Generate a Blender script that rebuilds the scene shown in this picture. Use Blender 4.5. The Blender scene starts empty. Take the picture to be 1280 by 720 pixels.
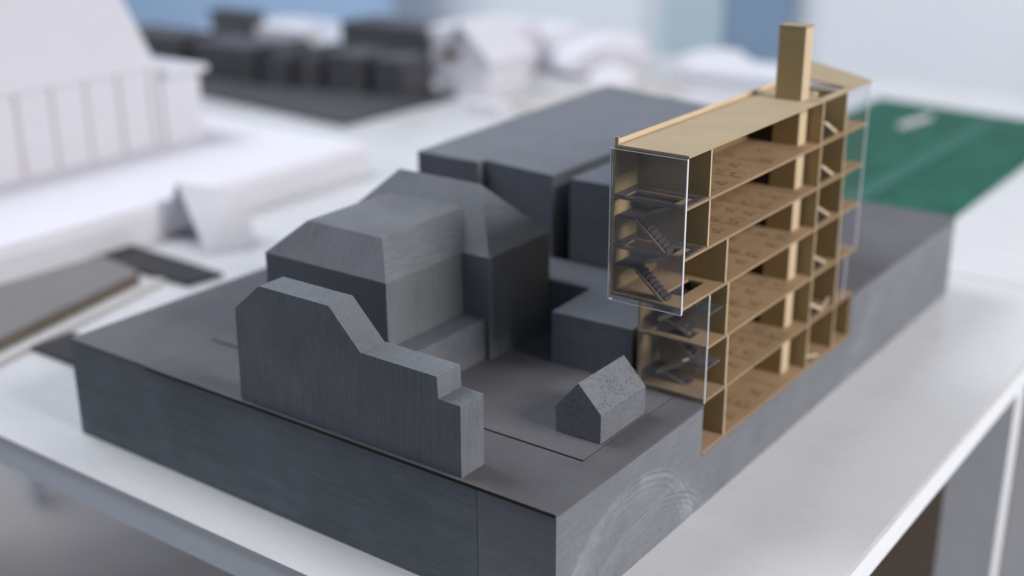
import bpy, bmesh, math, random
from mathutils import Vector, Matrix
random.seed(7)
S = 0.03                      # one storey of the model, in metres (1:100)
scn = bpy.context.scene
col = scn.collection

# ------------------------------------------------------------------ camera
F_PX, YAW, PITCH, ROLL = 1554.55, math.radians(36.217), math.radians(20.08), math.radians(-0.338)
CAM = Vector((-13.373, -9.004, 9.448)) * S
fw = Vector((math.cos(YAW)*math.cos(PITCH), math.sin(YAW)*math.cos(PITCH), -math.sin(PITCH)))
rt0 = Vector((math.sin(YAW), -math.cos(YAW), 0)); up0 = rt0.cross(fw)
rt = rt0*math.cos(ROLL) + up0*math.sin(ROLL); up = up0*math.cos(ROLL) - rt0*math.sin(ROLL)
cd = bpy.data.cameras.new('camera'); cam = bpy.data.objects.new('camera', cd); col.objects.link(cam)
cam.matrix_world = Matrix(((rt.x, up.x, -fw.x, CAM.x), (rt.y, up.y, -fw.y, CAM.y), (rt.z, up.z, -fw.z, CAM.z), (0, 0, 0, 1)))
cd.sensor_width = 36; cd.lens = F_PX/1280*36; cd.clip_start = 0.01; cd.clip_end = 60
cd.dof.use_dof = True; cd.dof.focus_distance = 19.8*S; cd.dof.aperture_fstop = 3.4
scn.camera = cam

# ------------------------------------------------------------------ light
w = bpy.data.worlds.new('World'); scn.world = w; w.use_nodes = True
bg = w.node_tree.nodes['Background']; bg.inputs[0].default_value = (0.60, 0.75, 1.0, 1); bg.inputs[1].default_value = 0.22
def area(name, loc, target, sx, sy, power, colr):
    d = bpy.data.lights.new(name, 'AREA'); d.shape = 'RECTANGLE'; d.size = sx*S; d.size_y = sy*S; d.energy = power; d.color = colr
    o = bpy.data.objects.new(name, d); col.objects.link(o); o.location = Vector(loc)*S
    o.rotation_euler = (Vector(target)-Vector(loc)).to_track_quat('-Z', 'Y').to_euler(); return o
area('window_light', (8, -74, 46), (6, 4, 0), 38, 28, 78, (1.0, 0.97, 0.95))
area('rear_window_light', (4, 76, 80), (58, 26, 0), 70, 50, 92, (0.88, 0.93, 1.0))
vs = scn.view_settings
vs.view_transform = 'Standard'; vs.look = 'None'; vs.gamma = 1; vs.exposure = 0; vs.use_curve_mapping = False
scn.render.engine = 'CYCLES'
scn.cycles.transparent_max_bounces = 24

# ------------------------------------------------------------------ materials
class N:
    def __init__(s, name):
        s.m = bpy.data.materials.new(name); s.m.use_nodes = True
        s.nt = s.m.node_tree; s.b = s.nt.nodes['Principled BSDF']
    def n(s, t, **k):
        x = s.nt.nodes.new(t)
        for a, v in k.items():
            if a.startswith('_'): setattr(x, a[1:], v)
        return x
    def l(s, a, b): s.nt.links.new(a, b)
    def coord(s, scale=(1, 1, 1), rot=(0, 0, 0)):
        t = s.n('ShaderNodeTexCoord'); mp = s.n('ShaderNodeMapping')
        mp.inputs['Scale'].default_value = [c/S for c in scale]; mp.inputs['Rotation'].default_value = rot
        s.l(t.outputs['Object'], mp.inputs['Vector']); return mp.outputs['Vector']
    def noise(s, vec, scale, detail=4, rough=.55):
        t = s.n('ShaderNodeTexNoise'); t.inputs['Scale'].default_value = scale; t.inputs['Detail'].default_value = detail
        t.inputs['Roughness'].default_value = rough; s.l(vec, t.inputs['Vector']); return t.outputs['Fac']
    def ramp(s, fac, stops):
        r = s.n('ShaderNodeValToRGB'); e = r.color_ramp.elements
        while len(e) < len(stops): e.new(.5)
        for el, (p, c) in zip(e, stops): el.position = p; el.color = (*c, 1) if len(c) == 3 else c
        s.l(fac, r.inputs['Fac']); return r.outputs['Color']
    def math(s, op, a, b=None, clamp=False):
        x = s.n('ShaderNodeMath'); x.operation = op; x.use_clamp = clamp
        for i, v in enumerate((a, b)):
            if v is None: continue
            if isinstance(v, (int, float)): x.inputs[i].default_value = v
            else: s.l(v, x.inputs[i])
        return x.outputs[0]
    def mix(s, fac, a, b, mode='MIX'):
        x = s.n('ShaderNodeMix'); x.data_type = 'RGBA'; x.blend_type = mode
        for i, v in ((0, fac), (6, a), (7, b)):
            if isinstance(v, (int, float)): x.inputs[i].default_value = v
            elif isinstance(v, tuple): x.inputs[i].default_value = (*v, 1)
            else: s.l(v, x.inputs[i])
        return x.outputs[2]
    def bump(s, h, strength=.3, dist=.0006, prev=None):
        b = s.n('ShaderNodeBump'); b.inputs['Strength'].default_value = strength; b.inputs['Distance'].default_value = dist
        s.l(h, b.inputs['Height'])
        if prev is not None: s.l(prev, b.inputs['Normal'])
        return b.outputs['Normal']
    def done(s, color=None, rough=.6, normal=None, spec=.4):
        if isinstance(color, tuple): s.b.inputs['Base Color'].default_value = (*color, 1)
        elif color is not None: s.l(color, s.b.inputs['Base Color'])
        if isinstance(rough, (int, float)): s.b.inputs['Roughness'].default_value = rough
        else: s.l(rough, s.b.inputs['Roughness'])
        s.b.inputs['Specular IOR Level'].default_value = spec
        if normal is not None: s.l(normal, s.b.inputs['Normal'])
        return s.m

def foam(name, c=(.165, .175, .20), streak=(14, 14, .6), rot=(0, 0, 0), sstr=.35, pits=0.0, saw=False, cv=.12):
    g = N(name)
    v = g.coord(); vs_ = g.coord(streak, rot)
    big = g.noise(v, .8, 4); st = g.noise(vs_, 2.2, 5, .65); fine = g.noise(v, 42, 3)
    k = g.math('ADD', g.math('MULTIPLY', big, .5), g.math('MULTIPLY', st, .5))
    lo = tuple(x*(1-cv)*1.02 for x in c); hi = tuple(x*(1+cv)*1.02 for x in c)
    colr = g.ramp(k, [(.36, lo), (.64, hi)])
    nb = g.bump(st, sstr, .0010); nb = g.bump(fine, .25, .0004, nb)
    tooth = g.noise(v, 20, 3, .6)
    colr = g.mix(1.0, colr, g.ramp(tooth, [(.3, (.90,)*3), (.7, (1.10,)*3)]), 'MULTIPLY')
    # pale rubbed dust specks
    sp = g.ramp(g.noise(v, 26, 2), [(.70, (0, 0, 0)), (.76, (1, 1, 1))])
    colr = g.mix(g.math('MULTIPLY', sp, .22), colr, tuple(min(1, x*2.1) for x in c))
    if pits:
        vo = g.n('ShaderNodeTexVoronoi'); vo.inputs['Scale'].default_value = 17; g.l(g.coord((1, 1, 1.2)), vo.inputs['Vector'])
        pm = g.ramp(vo.outputs['Distance'], [(.10, (0, 0, 0)), (.30, (1, 1, 1))])
        msk = g.ramp(g.noise(v, 3.0, 3), [(.42, (1, 1, 1)), (.56, (0, 0, 0))])
        tz = g.n('ShaderNodeTexCoord'); sz = g.n('ShaderNodeSeparateXYZ'); g.l(tz.outputs['Object'], sz.inputs[0])
        hz = g.n('ShaderNodeMapRange'); hz.inputs[1].default_value = .42*S; hz.inputs[2].default_value = .62*S; g.l(sz.outputs['Z'], hz.inputs[0])
        msk = g.math('MULTIPLY', msk, hz.outputs[0])
        hgt = g.math('MAXIMUM', pm, g.math('SUBTRACT', 1.0, msk))
        nb = g.bump(hgt, pits, .0016, nb)
        nb = g.bump(g.noise(v, 9, 6, .7), .7, .0014, nb)
    if saw:
        # curved blade marks left on the sawn side of the board
        tc = g.n('ShaderNodeTexCoord'); sx = g.n('ShaderNodeSeparateXYZ'); g.l(tc.outputs['Object'], sx.inputs[0])
        def ring(cx, cz, r0, r1, freq, amp, ext):
            dx = g.math('MULTIPLY', g.math('SUBTRACT', g.math('DIVIDE', sx.outputs['X'], S), cx-9.25), .80)
            dz = g.math('SUBTRACT', g.math('DIVIDE', sx.outputs['Z'], S), cz+2.096)
            wob = g.math('MULTIPLY', g.noise(v, .9, 3), .14)
            d = g.math('ADD', g.math('SQRT', g.math('ADD', g.math('MULTIPLY', dx, dx), g.math('MULTIPLY', dz, dz))), wob)
            mr = g.n('ShaderNodeMapRange'); mr.inputs[1].default_value = r0; mr.inputs[2].default_value = r1; g.l(d, mr.inputs[0])
            band = g.ramp(mr.outputs[0], [(0, (0, 0, 0)), (.55, (.35,)*3), (.82, (1, 1, 1)), (.9, (.15,)*3), (1, (0, 0, 0))])
            line = g.math('POWER', g.math('ABSOLUTE', g.math('SINE', g.math('MULTIPLY', d, freq))), 6.0)
            soft = g.ramp(g.noise(v, ext, 3), [(.36, (0, 0, 0)), (.6, (1, 1, 1))])
            return band, g.math('MULTIPLY', g.math('MULTIPLY', line, band), soft)
        b1, l1 = ring(2.25, -2.2, .7, 1.95, 26.0, 1, 1.0)
        b3, l3 = ring(2.9, -2.9, .8, 2.0, 33.0, 1, 1.4)
        b2, l2 = ring(15.6, -3.2, 1.6, 4.0, 6.0, 1, .9)
        fade = g.n('ShaderNodeMapRange'); fade.inputs[1].default_value = (.6-9.25)*S; fade.inputs[2].default_value = (3.4-9.25)*S; g.l(sx.outputs['X'], fade.inputs[0])
        cloud = g.ramp(g.noise(g.coord((1, 1, 1.6)), 1.4, 5, .65), [(.35, (.1,)*3), (.68, (1, 1, 1))])
        sm = g.math('MULTIPLY', g.math('MAXIMUM', b1, g.math('MULTIPLY', b3, .6)), cloud)
        ln = g.math('MULTIPLY', g.math('MAXIMUM', l1, g.math('MULTIPLY', l3, .7)), fade.outputs[0])
        colr = g.mix(g.math('MULTIPLY', sm, .65), colr, (.38, .395, .43))
        colr = g.mix(g.math('MULTIPLY', g.math('MULTIPLY', b2, cloud), .40), colr, (.34, .355, .39))
        colr = g.mix(g.math('MULTIPLY', ln, .85), colr, (.05, .055, .066))
        nb = g.bump(ln, -.5, .0008, nb)
        # fine nicks low on the board
        nick = g.ramp(g.noise(g.coord((5, 5, 1.6), (0, .5, 0)), 2.6, 2), [(.68, (0, 0, 0)), (.72, (1, 1, 1))])
        lowm = g.n('ShaderNodeMapRange'); lowm.inputs[1].default_value = 1.2*S; lowm.inputs[2].default_value = .3*S; g.l(sx.outputs['Z'], lowm.inputs[0])
        nk = g.math('MULTIPLY', nick, lowm.outputs[0])
        colr = g.mix(g.math('MULTIPLY', nk, .6), colr, (.06, .065, .075)); nb = g.bump(nk, -.5, .001, nb)
    bv = g.n('ShaderNodeBevel'); bv.samples = 4; bv.inputs['Radius'].default_value = .035*S
    ge = g.n('ShaderNodeNewGeometry'); dp = g.n('ShaderNodeVectorMath'); dp.operation = 'DOT_PRODUCT'
    g.l(bv.outputs[0], dp.inputs[0]); g.l(ge.outputs['Normal'], dp.inputs[1])
    wear = g.ramp(dp.outputs['Value'], [(.80, (1, 1, 1)), (.985, (0, 0, 0))])
    wear = g.math('MULTIPLY', wear, g.ramp(g.noise(v, 3.5, 4, .7), [(.40, (0, 0, 0)), (.62, (.55,)*3)]))
    colr = g.mix(wear, colr, tuple(min(1, x*1.9) for x in c))
    return g.done(colr, .62, nb, .35)

def card(name, c, var=.12, rough=.75, scale=30):
    g = N(name); v = g.coord()
    k = g.math('ADD', g.math('MULTIPLY', g.noise(v, scale, 3), .45), g.math('MULTIPLY', g.noise(v, 1.1, 4), .55))
    colr = g.ramp(k, [(.3, tuple(x*(1-var) for x in c)), (.7, tuple(x*(1+var) for x in c))])
    oi = g.n('ShaderNodeObjectInfo')
    colr = g.mix(1.0, colr, g.ramp(oi.outputs['Random'], [(0, (.90, .90, .89)), (1, (1.07, 1.06, 1.05))]), 'MULTIPLY')
    return g.done(colr, rough, g.bump(g.noise(v, 55, 3), .18, .0003), .25)
def plain(name, c, rough=.5, spec=.4, var=.04, scale=2.0):
    g = N(name); v = g.coord()
    colr = g.ramp(g.noise(v, scale, 4), [(.3, tuple(x*(1-var) for x in c)), (.7, tuple(min(1, x*(1+var)) for x in c))])
    return g.done(colr, rough, None, spec)
def acrylic(name, haze=.05, tint=(.95, .965, .98)):
    g = N(name); g.nt.nodes.remove(g.b)
    t = g.n('ShaderNodeBsdfTransparent'); t.inputs[0].default_value = (*tint, 1)
    gl = g.n('ShaderNodeBsdfGlossy'); gl.inputs['Roughness'].default_value = .03; gl.inputs[0].default_value = (1, 1, 1, 1)
    df = g.n('ShaderNodeBsdfDiffuse'); df.inputs[0].default_value = (.8, .82, .88, 1)
    fr = g.n('ShaderNodeFresnel'); fr.inputs[0].default_value = 1.49
    m1 = g.n('ShaderNodeMixShader'); g.l(fr.outputs[0], m1.inputs[0]); g.l(t.outputs[0], m1.inputs[1]); g.l(gl.outputs[0], m1.inputs[2])
    smear_reflection = g.ramp(g.noise(g.coord(), 1.6, 4), [(.35, (.4,)*3), (.75, (1.6,)*3)])  # uneven diffuse veil: smears plus room reflection put into the colour
    m2 = g.n('ShaderNodeMixShader'); g.l(g.math('MULTIPLY', smear_reflection, haze), m2.inputs[0]); g.l(m1.outputs[0], m2.inputs[1]); g.l(df.outputs[0], m2.inputs[2])
    g.l(m2.outputs[0], g.nt.nodes['Material Output'].inputs[0]); return g.m

def laminate(name, c):
    g = N(name); v = g.coord()
    big = g.noise(v, .22, 5, .6); sm = g.noise(g.coord((1, .25, 1), (0, 0, .6)), 1.3, 5, .7)
    colr = g.ramp(g.math('ADD', g.math('MULTIPLY', big, .6), g.math('MULTIPLY', sm, .4)), [(.35, tuple(x*.94 for x in c)), (.65, tuple(x*1.03 for x in c))])
    sc = g.ramp(g.noise(g.coord((.25, 12, 1), (0, 0, .9)), 1.0, 2), [(.72, (0, 0, 0)), (.75, (1, 1, 1))])
    dust = g.ramp(g.noise(v, 9, 2), [(.76, (0, 0, 0)), (.80, (1, 1, 1))])
    colr = g.mix(g.math('MULTIPLY', g.math('MAXIMUM', sc, dust), .10), colr, (.30, .29, .29))
    rg = g.ramp(sm, [(.3, (.17,)*3), (.7, (.36,)*3)])
    return g.done(colr, rg, None, .5)
M = dict(
    foam_base=foam('foam_base', (.165, .173, .190), (1.2, .5, 5), sstr=.12, saw=True),
    foam_front=foam('foam_front', (.138, .152, .168), (1.2, .35, 5), sstr=.3, cv=.2),
    foam_slab=foam('foam_slab', (.146, .157, .173), (13, 13, .5), sstr=.9, cv=.2),
    foam_house=foam('foam_house', (.140, .147, .162), (10, 10, .45), sstr=.3),
    foam_roof=foam('foam_roof', (.142, .147, .161), (1.0, 13, 1.0), (0, 0, .35), sstr=.7, cv=.2),
    foam_pit=foam('foam_pit', (.160, .166, .182), (5, 5, 1.5), sstr=.2, pits=.9),
    foam_plain=foam('foam_plain', (.135, .143, .163), (3, 3, 3), sstr=.12),
    plate=card('dark_card', (.108, .105, .114), .16, .6, 20),
    kraft=card('kraft_card', (.37, .290, .190), .09, .75),
    kraft_floor=card('kraft_floor_card', (.355, .240, .140), .16, .7),
    kraft_wall=card('kraft_wall_card', (.34, .250, .120), .10, .7),
    kraft_edge=card('kraft_pale_card', (.64, .50, .33), .06, .7),
    burn=plain('engraved_line', (.20, .12, .065), .8, .2, .3, 9),
    offcut=card('black_offcut_card', (.042, .040, .044), .1),
    dark_card=card('dark_card_and_shade', (.028, .020, .013), .1),  # dark plate edge; also painted shade in core void and under rear stairs
    stair=card('stair_card', (.055, .045, .045), .2),
    stair_pale=card('stair_pale_card', (.62, .52, .37), .1),
    acrylic=acrylic('acrylic', .04), acrylic_rim=plain('acrylic_rim', (.80, .80, .86), .25, .6),
    smoke=acrylic('acrylic_plate', .06, (.74, .72, .74)),
    table=laminate('table_laminate', (.62, .615, .62)),
    band=plain('table_edge_band', (.84, .87, .90), .4, .4, .02),
    leg=plain('table_leg_paint', (.75, .77, .80), .4, .4, .03),
    white=card('white_card', (.68, .665, .715), .03, .6),
    hall_joint=card('hall_joint_card', (.58, .54, .54), .04),
    cream=card('cream_card', (.54, .51, .49), .04, .7),
    black=foam('black_foam', (.060, .060, .068), (3, 3, 3), sstr=.1),
    sheet=card('grey_sheet', (.17, .16, .16), .1, .5), sheet_edge=card('brown_board', (.16, .13, .095), .1, .8),
    mat=plain('mat_green', (.010, .100, .062), .7, .2, .3, .7), mat_line=plain('mat_line', (.006, .055, .036), .5, .3, .05),
    steel=plain('steel', (.035, .13, .10), .7, .2), blue=plain('blue_plastic', (.42, .58, .80), .4, .4, .1),
    slate=plain('slate_blue_paint', (.24, .34, .47), .5, .4, .1), teal=plain('pale_teal_paint', (.50, .62, .66), .5, .4, .05),
    wall=plain('wall_paint', (.86, .89, .93), .8, .2, .04, .05), red=plain('dark_red_card', (.12, .03, .05), .6, .3),
    floor=plain('floor_vinyl', (.38, .35, .34), .45, .4, .12, .12), brown=plain('brown_panel', (.20, .155, .12), .6, .3, .1),
)

# ------------------------------------------------------------------ builders
def link(name, bm, mat, parent=None, bevel=0.0, org=None):
    """bm is in storey units in world space; becomes one mesh object (metres)."""
    if bevel:
        bmesh.ops.bevel(bm, geom=[e for e in bm.edges if len(e.link_faces) == 2 and e.calc_face_angle(0) > .3], offset=bevel, segments=2, profile=.6, affect='EDGES')
    bmesh.ops.recalc_face_normals(bm, faces=bm.faces)
    if org is None: org = Vector(parent['o']) if parent is not None and 'o' in parent else None
    if org is None:
        xs = [v.co for v in bm.verts]
        org = Vector(((min(c.x for c in xs)+max(c.x for c in xs))/2, (min(c.y for c in xs)+max(c.y for c in xs))/2, min(c.z for c in xs)))
    org = Vector(org)
    keep = parent is not None
    for v in bm.verts: v.co = (v.co-org)*S
    me = bpy.data.meshes.new(name); bm.to_mesh(me); bm.free()
    for m in (mat if isinstance(mat, (list, tuple)) else [mat]): me.materials.append(M[m])
    o = bpy.data.objects.new(name, me); col.objects.link(o)
    if keep:
        o.parent = parent
        o['o'] = tuple(org) if False else list(org)
    else:
        o.location = org*S; o['o'] = list(org)
    return o
def root(name, loc, label, cat, group=None):
    o = bpy.data.objects.new(name, None); col.objects.link(o); o.location = Vector(loc)*S; o['o'] = list(loc)
    o.empty_display_size = .01
    return tag(o, label, cat, group)
def tag(o, label, cat, group=None):
    o['label'] = label; o['category'] = cat
    if group: o['group'] = group
    return o
def struct(o): o['kind'] = 'structure'; return o
def abox(bm, x0, x1, y0, y1, z0, z1):
    v = [bm.verts.new((x, y, z)) for z in (z0, z1) for y in (y0, y1) for x in (x0, x1)]
    for f in ((0, 2, 3, 1), (4, 5, 7, 6), (0, 1, 5, 4), (2, 6, 7, 3), (0, 4, 6, 2), (1, 3, 7, 5)): bm.faces.new([v[i] for i in f])
    return bm
def box(x0, x1, y0, y1, z0, z1): return abox(bmesh.new(), x0, x1, y0, y1, z0, z1)
def prism(pts, axis, a, b, bm=None):
    """pts 2-D in the two remaining axes, extruded along axis from a to b."""
    bm = bm or bmesh.new()
    def P(p, t):
        return {0: (t, p[0], p[1]), 1: (p[0], t, p[1]), 2: (p[0], p[1], t)}[axis]
    A = [bm.verts.new(P(p, a)) for p in pts]; B = [bm.verts.new(P(p, b)) for p in pts]
    bm.faces.new(A); bm.faces.new(B[::-1])
    for i in range(len(pts)):
        j = (i+1) % len(pts); bm.faces.new((A[i], B[i], B[j], A[j]))
    return bm
def polymesh(verts, faces):
    bm = bmesh.new(); v = [bm.verts.new(p) for p in verts]
    for f in faces: bm.faces.new([v[i] for i in f])
    return bm
def holed(x0, x1, y0, y1, z0, z1, holes):
    """flat plate with rectangular openings, no inner faces."""
    xs = sorted({x0, x1, *[h[0] for h in holes], *[h[1] for h in holes]}); ys = sorted({y0, y1, *[h[2] for h in holes], *[h[3] for h in holes]})
    xs = [x for x in xs if x0 <= x <= x1]; ys = [y for y in ys if y0 <= y <= y1]
    bm = bmesh.new(); g = {}
    def vt(i, j):
        if (i, j) not in g: g[i, j] = bm.verts.new((xs[i], ys[j], z0))
        return g[i, j]
    for i in range(len(xs)-1):
        for j in range(len(ys)-1):
            cx, cy = (xs[i]+xs[i+1])/2, (ys[j]+ys[j+1])/2
            if any(h[0] < cx < h[1] and h[2] < cy < h[3] for h in holes): continue
            bm.faces.new((vt(i, j), vt(i+1, j), vt(i+1, j+1), vt(i, j+1)))
    r = bmesh.ops.extrude_face_region(bm, geom=list(bm.faces))
    for e in r['geom']:
        if isinstance(e, bmesh.types.BMVert): e.co.z = z1
    return bm

def bar(name, p, q, wd_, z0, z1, mat, parent=None):
    P, Q = Vector((*p, 0)), Vector((*q, 0)); d = (Q-P).normalized(); n = Vector((-d.y, d.x, 0))*wd_/2
    return link(name, prism([tuple((P+n)[:2]), tuple((Q+n)[:2]), tuple((Q-n)[:2]), tuple((P-n)[:2])], 2, z0, z1), mat, parent, .01)

ZT = -2.096           # table top
# ------------------------------------------------------------------ the setting
struct(link('floor', box(-150, 160, -150, 220, ZT-26.2, ZT-25.7), 'floor'))
wl = struct(link('wall', box(84, 88, -120, 220, ZT-25.7, 70), 'wall'))

def table(x0, x1, y0, y1, label, legs):
    t = root('work_table', ((x0+x1)/2, (y0+y1)/2, ZT-25.7), label, 'table')
    link('table_top', box(x0, x1, y0, y1, ZT-.16, ZT), 'table', t, .035)
    bm = holed(x0+.02, x1-.02, y0+.02, y1-.02, ZT-.72, ZT-.165, [(x0+.5, x1-.5, y0+.5, y1-.5)])
    link('edge_band', bm, 'band', t, .03)
    link('underside', box(x0+.52, x1-.52, y0+.52, y1-.52, ZT-.70, ZT-.2), 'brown', t)
    for (lx, ly) in legs:
        link('leg', box(lx, lx+.75, ly, ly+1.35, ZT-25.7, ZT-.722), 'leg', t, .05)
    return t
table(-1.08, 20.06, -2.98, 52, 'white laminate work table under the grey site model, pale edge band', [(14.9, -2.9), (14.9, 50), (1.2, 50)])
table(20.13, 47, -3.0, 54, 'white laminate work table carrying the green cutting mat', [(22.2, -2.9), (44, -2.9), (44, 52), (22.2, 52)])

# ------------------------------------------------------------------ site base
W_, L_ = 11.78, 18.5
base = root('site_model_base', (L_/2, W_/2, ZT), 'thick dark grey slab base with sawn sides carrying the grey blocks', 'model base')
zf = -.062
notch = [(0, ZT), (L_, ZT), (L_, zf), (11.49, zf), (11.49, -1.02), (4.60, -1.02), (4.60, zf), (0, zf)]
link('foam_board', prism(notch, 1, 0, 1.482), 'foam_base', base, .022)['label'] = 'narrow sawn board with notch cut for the tan building'
link('foam_board', box(0, L_, 1.497, W_, ZT, zf), 'foam_front', base, .07)
bm = prism([(-.035, -.012), (4.60, -.012), (4.60, .575), (1.585, .575), (1.585, 9.416), (-.035, 9.416)], 2, zf+.002, 0)
link('ground_plate', bm, 'plate', base, .008)
bm = prism([(1.645, .60), (4.60, .60), (4.60, 1.43), (11.49, 1.43), (11.49, -.01), (L_, -.01), (L_, W_), (0, W_), (0, 9.42), (1.645, 9.42)], 2, zf+.002, -.002)
link('ground_plate', bm, 'plate', base, .008)

link('plate_edge', box(-.040, -.0355, -.01, 9.41, zf+.003, -.006), 'dark_card', base)
# ------------------------------------------------------------------ grey massing blocks on the base
Z0 = .001
bm = prism([(1.81, Z0), (6.81, Z0), (6.77, 1.75), (6.12, 2.29), (4.50, 2.29), (3.84, 1.63), (2.26, 1.62), (2.24, 1.25), (1.80, 1.24)], 0, .035, .61)
tag(link('gable_slab_block', bm, 'foam_slab', None, .018), 'thin upright grey slab with mitred gable and two steps at its end', 'model block')

# big hipped house: walls, annex and two roofs
hs = root('hipped_house_block', (4, 6, Z0), 'large grey house block with hipped roofs and lower wing', 'model block')
ze = 2.05
bm = prism([(1.86, 4.89), (4.0, 4.89), (4.0, 4.24), (5.98, 4.24), (5.98, 8.2), (4.0, 8.2), (4.0, 7.9), (1.86, 7.92)], 2, Z0, ze)
link('wall', bm, 'foam_house', hs, .012)
zr = 3.10
r = polymesh([(4.0, 4.24, ze), (5.98, 4.24, ze), (5.98, 8.2, ze), (4.0, 8.2, ze), (5.0, 5.2, zr), (5.0, 7.25, zr)],
             [(0, 1, 4), (1, 2, 5, 4), (2, 3, 5), (3, 0, 4, 5), (3, 2, 1, 0)])
link('roof', r, 'foam_roof', hs, .010)
zk = 2.69
r = polymesh([(1.86, 4.89, ze+.001), (4.6, 4.89, ze+.001), (4.6, 7.92, ze+.001), (1.86, 7.92, ze+.001), (2.31, 5.34, zk), (4.62, 5.34, zk+.02), (4.62, 7.2, zk+.02), (2.31, 7.2, zk)],
             [(0, 1, 5, 4), (1, 2, 6, 5), (2, 3, 7, 6), (3, 0, 4, 7), (4, 5, 6, 7), (3, 2, 1, 0)])
link('wing_roof', r, 'foam_roof', hs, .010)
tag(link('annex_block', box(1.95, 3.99, 4.36, 4.885, Z0, .82), 'foam_plain', None, .014), 'low grey box filling the inner corner of the hipped house', 'model block')

# low L-shaped block in the yard
bm = prism([(4.58, 3.22), (4.66, 1.52), (7.2, 1.52), (7.2, 5.4), (6.05, 5.4), (6.05, 3.30)], 2, Z0, 1.04)
tag(link('courtyard_block', bm, 'foam_plain', None, .016), 'low flat L-shaped grey block between small gabled house and tall blocks', 'model block')
# tall flat blocks behind
tag(link('flat_block', prism([(7.27, 4.62), (7.27, 1.55), (13.6, 1.55), (13.6, 4.72)], 2, Z0, 2.80), 'foam_plain', None, .02), 'tall flat-topped grey block against the back of the tan building', 'model block')
tag(link('flat_block', prism([(7.19, 5.0), (15.2, 5.15), (15.7, 7.2), (7.42, 6.93)], 2, Z0, 2.82), 'foam_plain', None, .02), 'long flat-topped grey block beyond the narrow dark gap', 'model block')
tag(link('flat_block', prism([(7.26, 6.985), (15.7, 7.25), (16.3, 9.35), (7.27, 8.70)], 2, Z0, 2.80), 'foam_plain', None, .02), 'long flat-topped grey block farthest from the tan building', 'model block')

# small pitted house
bm = prism([(.66, Z0), (1.55, Z0), (1.57, .46), (1.11, .99), (.66, .53)], 0, 2.26, 3.69)
bmesh.ops.bevel(bm, geom=list(bm.edges), offset=.012, segments=2, profile=.6, affect='EDGES')
tag(link('small_house_block', bm, 'foam_pit'), 'small gabled grey house with pitted rough roof, alone on the yard', 'model block')

# ------------------------------------------------------------------ tan sectional building
FL = [-.95, .06, 1.08, 2.10, 2.95, 3.81, 4.67]
D = 1.37; T = .045
bd = root('section_building_model', (8, .7, -1.018), 'tan card section model of a six storey building with chimney shaft', 'building model')
XA, XF, XE, XR = 4.66, 3.64, 10.2, 11.36
sl = []
for i, z in enumerate(FL):
    holes = []
    x0 = XA-.03 if i < 3 else XF+.02
    x1 = 11.46 if i < 2 else XR
    if i == 6: x1 = 10.36
    if i == 1: x0 = XA-.0
    if 0 < i: holes.append((9.25, 9.95, .46, .95)) if i < 6 else holes.append((9.15, 10.33, .13, .84))
    if i == 2: holes.append((4.80, 5.15, .42, 1.2))
    if i in (3,): holes.append((4.16, 5.0, .3, .62))
    if i in (4, 5): holes.append((3.74, 4.16, .30, 1.24))
    o = link('roof_plate' if i == 6 else 'floor_plate', holed(x0, x1, 0, D, z-T, z, holes), 'kraft' if i == 6 else 'kraft_floor', bd); sl.append(o)
ev = [(10.364, 0, 4.67), (XR+.06, 0, 4.67), (XR+.12, D, 4.94), (10.364, D, 4.80)]
ev = [(x, y, z-.04) for x, y, z in ev]+ev
link('roof_end_panel', polymesh(ev, [(3, 2, 1, 0), (4, 5, 6, 7), (0, 1, 5, 4), (1, 2, 6, 5), (2, 3, 7, 6), (3, 0, 4, 7)]), 'kraft', bd)
# laser-engraved furniture plan on each floor
rnd = random.Random(3)
def outline(bm, x, y, a, b, t, z, ang=0):
    for (cx, cy, hx, hy) in ((0, -b/2, a/2, t/2), (0, b/2, a/2, t/2), (-a/2, 0, t/2, b/2-t/2), (a/2, 0, t/2, b/2-t/2)):
        c, s = math.cos(ang), math.sin(ang)
        vv = []
        for zz in (z, z+.004):
            for (px, py) in ((cx-hx, cy-hy), (cx+hx, cy-hy), (cx+hx, cy+hy), (cx-hx, cy+hy)): vv.append(bm.verts.new((x+px*c-py*s, y+px*s+py*c, zz)))
        for f in ((3, 2, 1, 0), (4, 5, 6, 7), (0, 1, 5, 4), (1, 2, 6, 5), (2, 3, 7, 6), (3, 0, 4, 7)): bm.faces.new([vv[k] for k in f])
for i in range(6):
    bm = bmesh.new(); z = FL[i]+.001
    xs = 4.6 if i in (4, 5) else 5.5
    x = xs+.22
    while x < 8.3:
        for y in (.26, .62, 1.0):
            if rnd.random() < .12: continue
            y += rnd.uniform(-.04, .04); xo = x; x += rnd.uniform(-.09, .09)
            outline(bm, x, y, rnd.choice((.18, .24, .30)), rnd.choice((.10, .14, .18)), .013, z, rnd.uniform(-.03, .03))
            outline(bm, x+.02, y+.115, .07, .05, .03, z, rnd.uniform(-.6, .6))
            if rnd.random() < .75: outline(bm, x-.05, y-.02, .05, .05, .022, z, rnd.uniform(0, 1))
            x = xo
        x += .62
    # scored room lines across the plate
    xx = xs+.02
    while xx < 8.5:
        outline(bm, xx, .66, .012, 1.1, .010, z); xx += .62*2
    link('engraved_plan', bm, 'burn', sl[i])
# rear (party) wall sheet
pw = [(XA+.01, -1.0), (11.44, -1.0), (11.44, -.06), (XE+.02, -.06), (XE+.02, FL[6]-T-.002), (XF+.05, FL[6]-T-.002), (XF+.05, FL[3]-T), (XA+.01, FL[3]-T)]
link('party_wall', prism(pw, 1, D+.002, D+.045), 'kraft_wall', bd)
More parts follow.
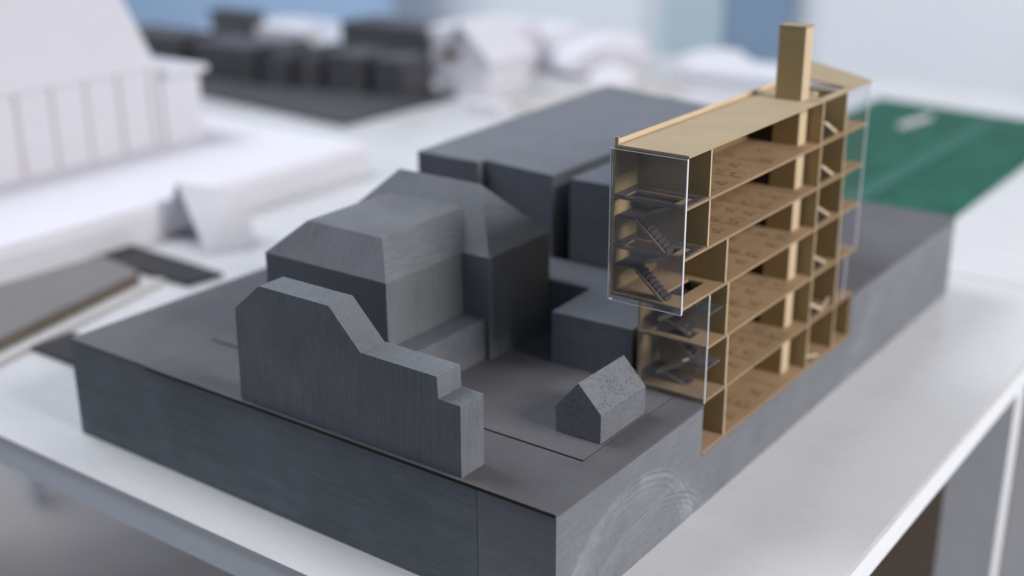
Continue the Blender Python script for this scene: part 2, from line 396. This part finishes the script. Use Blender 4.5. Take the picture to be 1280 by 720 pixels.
# partitions storey by storey (thin sheets on edge, pale cut edges)
def sheet(x, y0, y1, z0, z1, name='partition_wall', t=.04, mat='kraft_wall'):
    o = link(name, box(x, x+t, y0+.004, y1, z0+.002, z1-.002), mat, bd)
    link('cut_edge', box(x+.001, x+t-.001, y0-.004, y0+.003, z0+.004, z1-.004), 'kraft_edge', o)
    return o
px = [5.46, 5.42, 5.32, 5.19, 4.45, 4.43]
for i in range(6):
    z0, z1 = FL[i], FL[i+1]-T
    sheet(px[i], .012, D-.004, z0, z1)
    sheet(9.17-.03*i, .02, .40, z0, z1)
    sheet(10.52-.065*i, .02, D-.004, z0, z1)
sheet(11.40, .02, D-.004, FL[0], FL[1]-T)
# service core / chimney shaft
bm = box(8.58, 8.92, .31, .83, FL[0]+.003, 6.03)
cs = link('core_shaft', bm, 'kraft_wall', bd)
link('shaft_face', box(8.581, 8.919, .296, .309, FL[0]+.004, 6.028), 'kraft_edge', cs)
link('shaft_cap', box(8.575, 8.925, .292, .835, 6.031, 6.065), 'kraft', cs)
# dark sheet painted as the shade of the open void beside the core
link('void_shade', box(8.60, 8.64, .835, D-.004, FL[0]+.003, FL[6]-T-.003), 'dark_card', bd)
# parapet strip and cut edges of the roof plate
pr = link('parapet', box(XF+.06, 10.34, D-.035, D-.002, FL[6]+.002, FL[6]+.075), 'kraft_edge', bd)
link('parapet_end', box(XF+.02, XF+.058, D-.06, D-.001, FL[6]+.002, FL[6]+.13), 'kraft', bd)

# stairs: treads + string, one mesh per flight
def flight(p0, p1, wdt, axis, n, mat, name='stair_flight', thick=.05):
    """saw-tooth flight from p0 to p1 (running along axis 'x' or 'y')"""
    bm = bmesh.new(); a = 0 if axis == 'x' else 1
    du = (p1[a]-p0[a])/n; dz = (p1[2]-p0[2])/n
    pts = []
    for k in range(n):
        u = p0[a]+du*k; z = p0[2]+dz*k
        zt = max(z, z+dz)
        pts += [(u, zt), (u+du, zt)]
    low = [(p1[a], p1[2]-thick), (p0[a], p0[2]-thick)]
    poly = pts+low
    # clean duplicates
    cl = [poly[0]]
    for q in poly[1:]:
        if abs(q[0]-cl[-1][0])+abs(q[1]-cl[-1][1]) > 1e-5: cl.append(q)
    o = p0[1-a]
    if a == 1: prism(cl, 0, o, o+wdt, bm)
    else: prism(cl, 1, o, o+wdt, bm)
    fl = link(name, bm, mat, bd)
    if mat == 'stair':
        sp = [(p0[a], p0[2]-.075), (p1[a], p1[2]-.075), (p1[a], p1[2]-.01), (p0[a], p0[2]-.01)]
        link('string', prism(sp, 0, o-.018, o-.002), 'kraft', fl)
    return fl
def landing(x0, x1, y0, y1, z, mat='stair'): return link('landing', box(x0, x1, y0, y1, z-.03, z), mat, bd)
for i in (3, 4):                                 # cantilevered front bay
    z0, z1 = FL[i], FL[i+1]; zm = z0+.52
    landing(3.72, 4.38, .97, 1.33, zm)
    flight((3.74, .97, zm), (3.74, .38, z0+.02), .22, 'y', 8, 'stair')
    flight((4.12, .97, zm+.02), (4.12, .30, z1-.05), .22, 'y', 6, 'stair')
for i in (1, 2):                                 # set-back lower bay
    z0, z1 = FL[i], FL[i+1]
    landing(4.78, 5.3, 1.08, 1.34, z0+.22); landing(4.78, 5.3, .06, .5, z0+.56, 'smoke')
    flight((4.80, 1.08, z0+.22), (4.80, .5, z0+.56), .18, 'y', 7, 'stair_pale')
    flight((5.02, 1.06, z0+.20), (5.02, .55, z0+.03), .22, 'y', 4, 'stair')
    flight((5.05, .46, z0+.58), (5.05, .95, z1-.06), .2, 'y', 6, 'stair')
for i in range(6):                               # rear stair bay
    z0, z1 = FL[i], FL[i+1]; zz = z0+(.36 if i else .2)
    flight((9.26, .05, zz), (9.88, .05, z0+.05), .05, 'x', 6, 'stair_pale', thick=.02)
    flight((9.30, .52, zz), (9.92, .52, z1-.07), .25, 'x', 6, 'stair_pale', thick=.03)
    link('stair_recess_shade', prism([(9.25, z0+.004), (9.86, z0+.004), (9.86, z0+.03), (9.25, zz-.03)], 1, .108, .120), 'dark_card', bd)  # dark triangle painted as the shade in the recess under the flight
    if i == 1: flight((9.9, .05, z0+.06), (10.28, .05, z0+.2), .05, 'x', 4, 'stair_pale', thick=.02)

# acrylic sheets with bright sawn rims
def pane(x0, x1, y0, y1, z0, z1, name='acrylic_pane', rims=(), mat='acrylic'):
    o = link(name, box(x0, x1, y0, y1, z0, z1), mat, bd)
    for r_ in rims: link('rim', box(*r_), 'acrylic_rim', o)
    return o
a0, a1 = XF-.035, XF-.005
zb, zt = FL[3]-.10, FL[6]-T-.004
e = .014
pane(a0, a1, .005, D+.03, zb, zt, rims=[(a0-.002, a1+.002, -.010, .004, zb, zt), (a0-.002, a1+.002, D+.031, D+.043, zb, zt), (a0-.002, a1+.002, .005, D+.03, zb-e, zb-.001), (a0-.003, a0-.001, .005, D+.03, zt-.012, zt+.001)])
b0, b1 = XA-.055, XA-.033
pane(b0, b1, .006, D, .01, FL[3]-T-.004, rims=[(b0-.001, b1+.001, -.009, .005, .01, FL[3]-T-.004)])
for i in (4, 5):   # clear floor frames inside the front bay
    z = FL[i]+.003
    link('acrylic_frame', holed(XF+.005, 4.40, .02, D-.01, z, z+.028, [(XF+.10, 4.2, .12, D-.16)]), 'smoke', bd)
c0 = XR+.004
pane(c0, c0+.022, .02, D, FL[2], FL[6]-.05, rims=[(c0-.001, c0+.023, .004, .019, FL[2], FL[6]-.05)])
pane(10.9, 10.922, .02, D, FL[1]+.003, FL[2]-T-.003, rims=[(10.899, 10.923, .004, .019, FL[1]+.003, FL[2]-T-.003)])

# ------------------------------------------------------------------ background models on the tables
ZB = -1.0
wm = root('white_hall_model', (8, 30, ZT), 'large white card hall model with steep roof and pilasters on white plinth', 'building model')
link('plinth', box(-14, 18.9, 21.1, 42, ZT+.002, ZB), 'white', wm, .03)
link('wall', box(-8, 14.7, 27, 37, ZB, 1.75), 'white', wm)
r = prism([(26.85, 1.76), (37.4, 1.76), (35.6, 2.3), (32, 8.2), (29.4, 5.4)], 0, -8.2, 14.6)
link('roof', r, 'white', wm)
for k in range(12):
    x = 14.3-1.32*k
    link('pilaster', box(x-.06, x+.06, 26.93, 26.999, ZB+.002, 1.72), 'hall_joint', wm)
link('end_wing', box(14.72, 16.4, 26.9, 31, ZB, 1.4), 'white', wm)
link('wing_cornice', box(14.72, 16.65, 26.65, 31.2, 1.402, 1.62), 'white', wm)
link('plinth_edge', box(-14, 18.9, 20.94, 21.09, ZT+.002, ZB-.35), 'white', wm)

tent = root('folded_card_tent', (11, 19.2, ZT), 'small white folded card tent beside the dark offcut plate', 'card model')
def slabq(a, b, c, d, t, name, mat):
    A, B, C_, D_ = map(Vector, (a, b, c, d)); n = (B-A).cross(D_-A).normalized()*t
    v = [A, B, C_, D_, A+n, B+n, C_+n, D_+n]
    link(name, polymesh(v, [(3, 2, 1, 0), (4, 5, 6, 7), (0, 1, 5, 4), (1, 2, 6, 5), (2, 3, 7, 6), (3, 0, 4, 7)]), mat, tent)
slabq((9.2, 18.6, ZT+.01), (10.6, 18.0, ZT+.01), (10.95, 18.8, -.58), (9.7, 20.25, -.30), .05, 'front_panel', 'white')
slabq((9.6, 21.1, ZT+.01), (11.3, 20.3, ZT+.01), (11.0, 18.88, -.58), (9.72, 20.33, -.30), .05, 'rear_panel', 'white')

tag(link('offcut_plate', prism([(6.9, 20.9), (7.06, 16.9), (8.2, 16.75), (8.36, 20.9)], 2, ZT+.002, ZT+.12), 'offcut'), 'dark card offcut lying beside the white tent', 'card')
tag(link('offcut_plate', prism([(1.95, 16.5), (1.97, 13.4), (3.1, 13.2), (3.12, 16.5)], 2, ZT+.002, ZT+.10), 'offcut'), 'dark card offcut tucked against the corner of the grey base', 'card')
gs = root('grey_board', (4.2, 19.5, ZT), 'grey sheet on thick brown board in front of the white hall model', 'board')
bp = [(6.55, 18.25), (6.85, 20.3), (-3, 20.8), (-3, 16.0)]
link('board_core', prism(bp, 2, ZT+.002, ZT+.26), 'sheet_edge', gs)
link('grey_sheet', prism(bp, 2, ZT+.262, ZT+.32), 'sheet', gs)

# dark city-block model far back
ds = root('dark_block_model', (27.5, 34, ZT), 'black massing model of several blocks on one dark plate', 'building model')
link('base_plate', prism([(23.9, 27.0), (31.4, 26.9), (33.0, 47), (25.6, 47)], 2, ZT+.002, ZT+.25), 'black', ds, .02)
zz = ZT+.252
for (x0, x1, y0, y1, hh, gab) in ((28.9, 31.0, 28.0, 29.8, 1.7, 0), (28.6, 31.0, 30.4, 32.5, 1.7, 0), (28.1, 30.6, 33.0, 34.0, 1.9, 1), (27.7, 30.2, 34.5, 35.9, 2.0, 1), (27.4, 30.0, 36.4, 40.6, 1.7, 0), (27.0, 29.4, 41.2, 46.0, 1.9, 0)):
    if gab: link('massing_block', prism([(y0, zz), (y1, zz), (y1, zz+hh*.6), ((y0+y1)/2, zz+hh), (y0, zz+hh*.6)], 0, x0, x1), 'black', ds, .03)
    else: link('massing_block', box(x0, x1, y0, y1, zz, zz+hh), 'black', ds, .03)
wd = tag(link('pale_block', box(30.9, 32.4, 36.4, 39.6, zz, zz+2.1), 'white'), 'pale flat block standing on the dark plate', 'model block')
tag(link('dark_bar', box(36, 37, 45.5, 49, ZT+.002, ZT+2.0), 'black'), 'long black bar behind the dark block model', 'model block')
tag(link('dark_bar', box(34.0, 36.6, 31.0, 36.6, ZT+.002, ZT+2.5), 'black', None, .03), 'black long block behind the row of black cubes', 'model block')

# white gable house
wg = root('white_house_model', (33.2, 26.8, ZT), 'white gabled card house beside the black cubes', 'building model')
hy = 26.8
link('wall', prism([(hy-1.5, ZT+.002), (hy+1.5, ZT+.002), (hy+1.5, ZT+1.9), (hy, ZT+3.3), (hy-1.5, ZT+1.9)], 0, 31.8, 34.8), 'white', wg)
for s_, ya in ((1, hy+1.85), (-1, hy-1.85)):
    a = (ya, ZT+1.62); b = (hy, ZT+3.36)
    link('roof_panel', prism([a, b, (b[0], b[1]+.14), (a[0]+.05*s_, a[1]+.12)], 0, 31.5, 35.0), 'white', wg)
link('window_opening', box(31.77, 31.798, hy+.2, hy+1.1, ZT+1.65, ZT+2.1), 'sheet_edge', wg)
tag(link('card_step', box(28.9, 29.9, 22.6, 24.4, ZT+.002, ZT+.5), 'white', None, .02), 'small white card block in front of the white gabled house', 'card')
tag(link('flat_sheet', box(30.5, 41, 19.0, 23.6, ZT+.002, ZT+.2), 'cream'), 'flat cream board behind the long grey blocks', 'board')
def heap(name, x, y, rx, ry, hh, seed, label):
    rr = random.Random(seed); bm = bmesh.new(); bmesh.ops.create_icosphere(bm, subdivisions=3, radius=1)
    ph = [Vector((rr.uniform(-1, 1), rr.uniform(-1, 1), rr.uniform(-1, 1))).normalized() for _ in range(16)]; of = [rr.uniform(.55, .95) for _ in ph]
    for v in bm.verts:
        n = v.co.normalized(); r_ = 1.0
        for q, d in zip(ph, of):
            t = n.dot(q)
            if t > .05: r_ = min(r_, d/t)
        v.co = n*r_
        v.co = Vector((x+v.co.x*rx, y+v.co.y*ry, ZT+.003+max(0, v.co.z+.25)*hh))
    return tag(link(name, bm, 'white'), label, 'paper')
heap('crumpled_paper', 42.2, 25.4, 4.0, 2.6, 1.7, 4, 'largest crumpled white paper heap behind the cream board')
heap('crumpled_paper', 38.4, 22.2, 2.0, 1.6, .9, 9, 'small crumpled white paper lying on the cream board edge')
heap('crumpled_paper', 44.5, 20.4, 2.2, 2.4, 1.0, 12, 'low crumpled white paper near the flat white box')
for k, (x, y, a, b, hh) in enumerate(((37.0, 29.5, 5, 3.2, 2.6), (42.6, 30, 3.6, 3.4, 1.7), (40.5, 16.8, 3.4, 5.2, 1.1))):
    o = root('white_box_model', (x, y, ZT), ['white card box with lid beside the black long block', 'low white card box behind the crumpled paper heap', 'flat white card box near the wall end of the table'][k], 'card model')
    link('box_body', box(x-a/2, x+a/2, y-b/2, y+b/2, ZT+.002, ZT+hh*.75), 'white', o, .03)
    link('box_lid', box(x-a/2-.08, x+a/2+.08, y-b/2-.08, y+b/2+.08, ZT+hh*.75+.002, ZT+hh), 'white', o, .03)
tag(link('dark_book', box(44.2, 46.6, 32.6, 37.4, ZT+.002, ZT+1.2), 'red', None, .04), 'dark red book at the far table edge', 'book')
tag(link('dark_book', box(41.2, 43.6, 37.4, 42.4, ZT+.002, ZT+.9), 'black', None, .04), 'black book at the far table edge', 'book')

tag(bar('cream_strip', (-3, 15.45), (6.9, 17.80), .3, ZT+.002, ZT+.12, 'cream'), 'narrow cream card strip lying along the brown board', 'card')
# cutting mat with grid, flat grey-green strip and knife
mt = root('cutting_mat', (31, 7, ZT), 'green cutting mat with faint grid lying behind the grey base', 'cutting mat')
link('mat_sheet', prism([(20.9, 2.0), (40.8, 2.0), (42.1, 10.7), (20.9, 10.7)], 2, ZT+.002, ZT+.09), 'mat', mt, .02)
bm = bmesh.new()
for k in range(1, 12): abox(bm, 21.3, 40.4, 2.0+k*.7-.05, 2.0+k*.7+.05, ZT+.092, ZT+.096)
link('grid_lines', bm, 'mat_line', mt)
tag(bar('flat_strip', (24.5, 5.3), (40.6, 5.0), .7, ZT+.10, ZT+.14, 'steel'), 'grey-green flat strip lying along the green mat', 'ruler')
kn = root('craft_knife', (37.5, 7.4, ZT+.1), 'white handled craft knife on the green mat', 'knife')
bar('handle', (36.4, 7.75), (38.9, 7.3), .17, ZT+.10, ZT+.28, 'white', kn)
bar('blade', (38.92, 7.3), (39.9, 7.1), .2, ZT+.11, ZT+.16, 'steel', kn)

# panels standing against the far wall
tag(link('slate_panel', box(82, 83.9, 33.2, 38.6, ZT-25.6, 22), 'slate'), 'slate blue tall door panel against the pale wall', 'panel')
tag(link('teal_panel', box(82, 83.9, 38.8, 44.6, ZT-25.6, 22), 'teal'), 'pale teal tall panel beside the slate blue one', 'panel')
tag(link('blue_screen', box(74, 76, 70, 122, ZT-25.6, 16), 'blue'), 'bright blue partition screen far behind the black model', 'partition')

cb = root('drawer_cabinet', (34, 10, ZT-25.7), 'brown wooden drawer cabinet standing under the mat table', 'cabinet')
link('carcass', box(27, 42, 1.0, 22, ZT-25.69, ZT-1.2), 'brown', cb, .05)
for k in range(3): link('drawer_front', box(27.4, 41.6, .8, .998, ZT-25+7.6*k, ZT-18+7.6*k), 'brown', cb, .05)
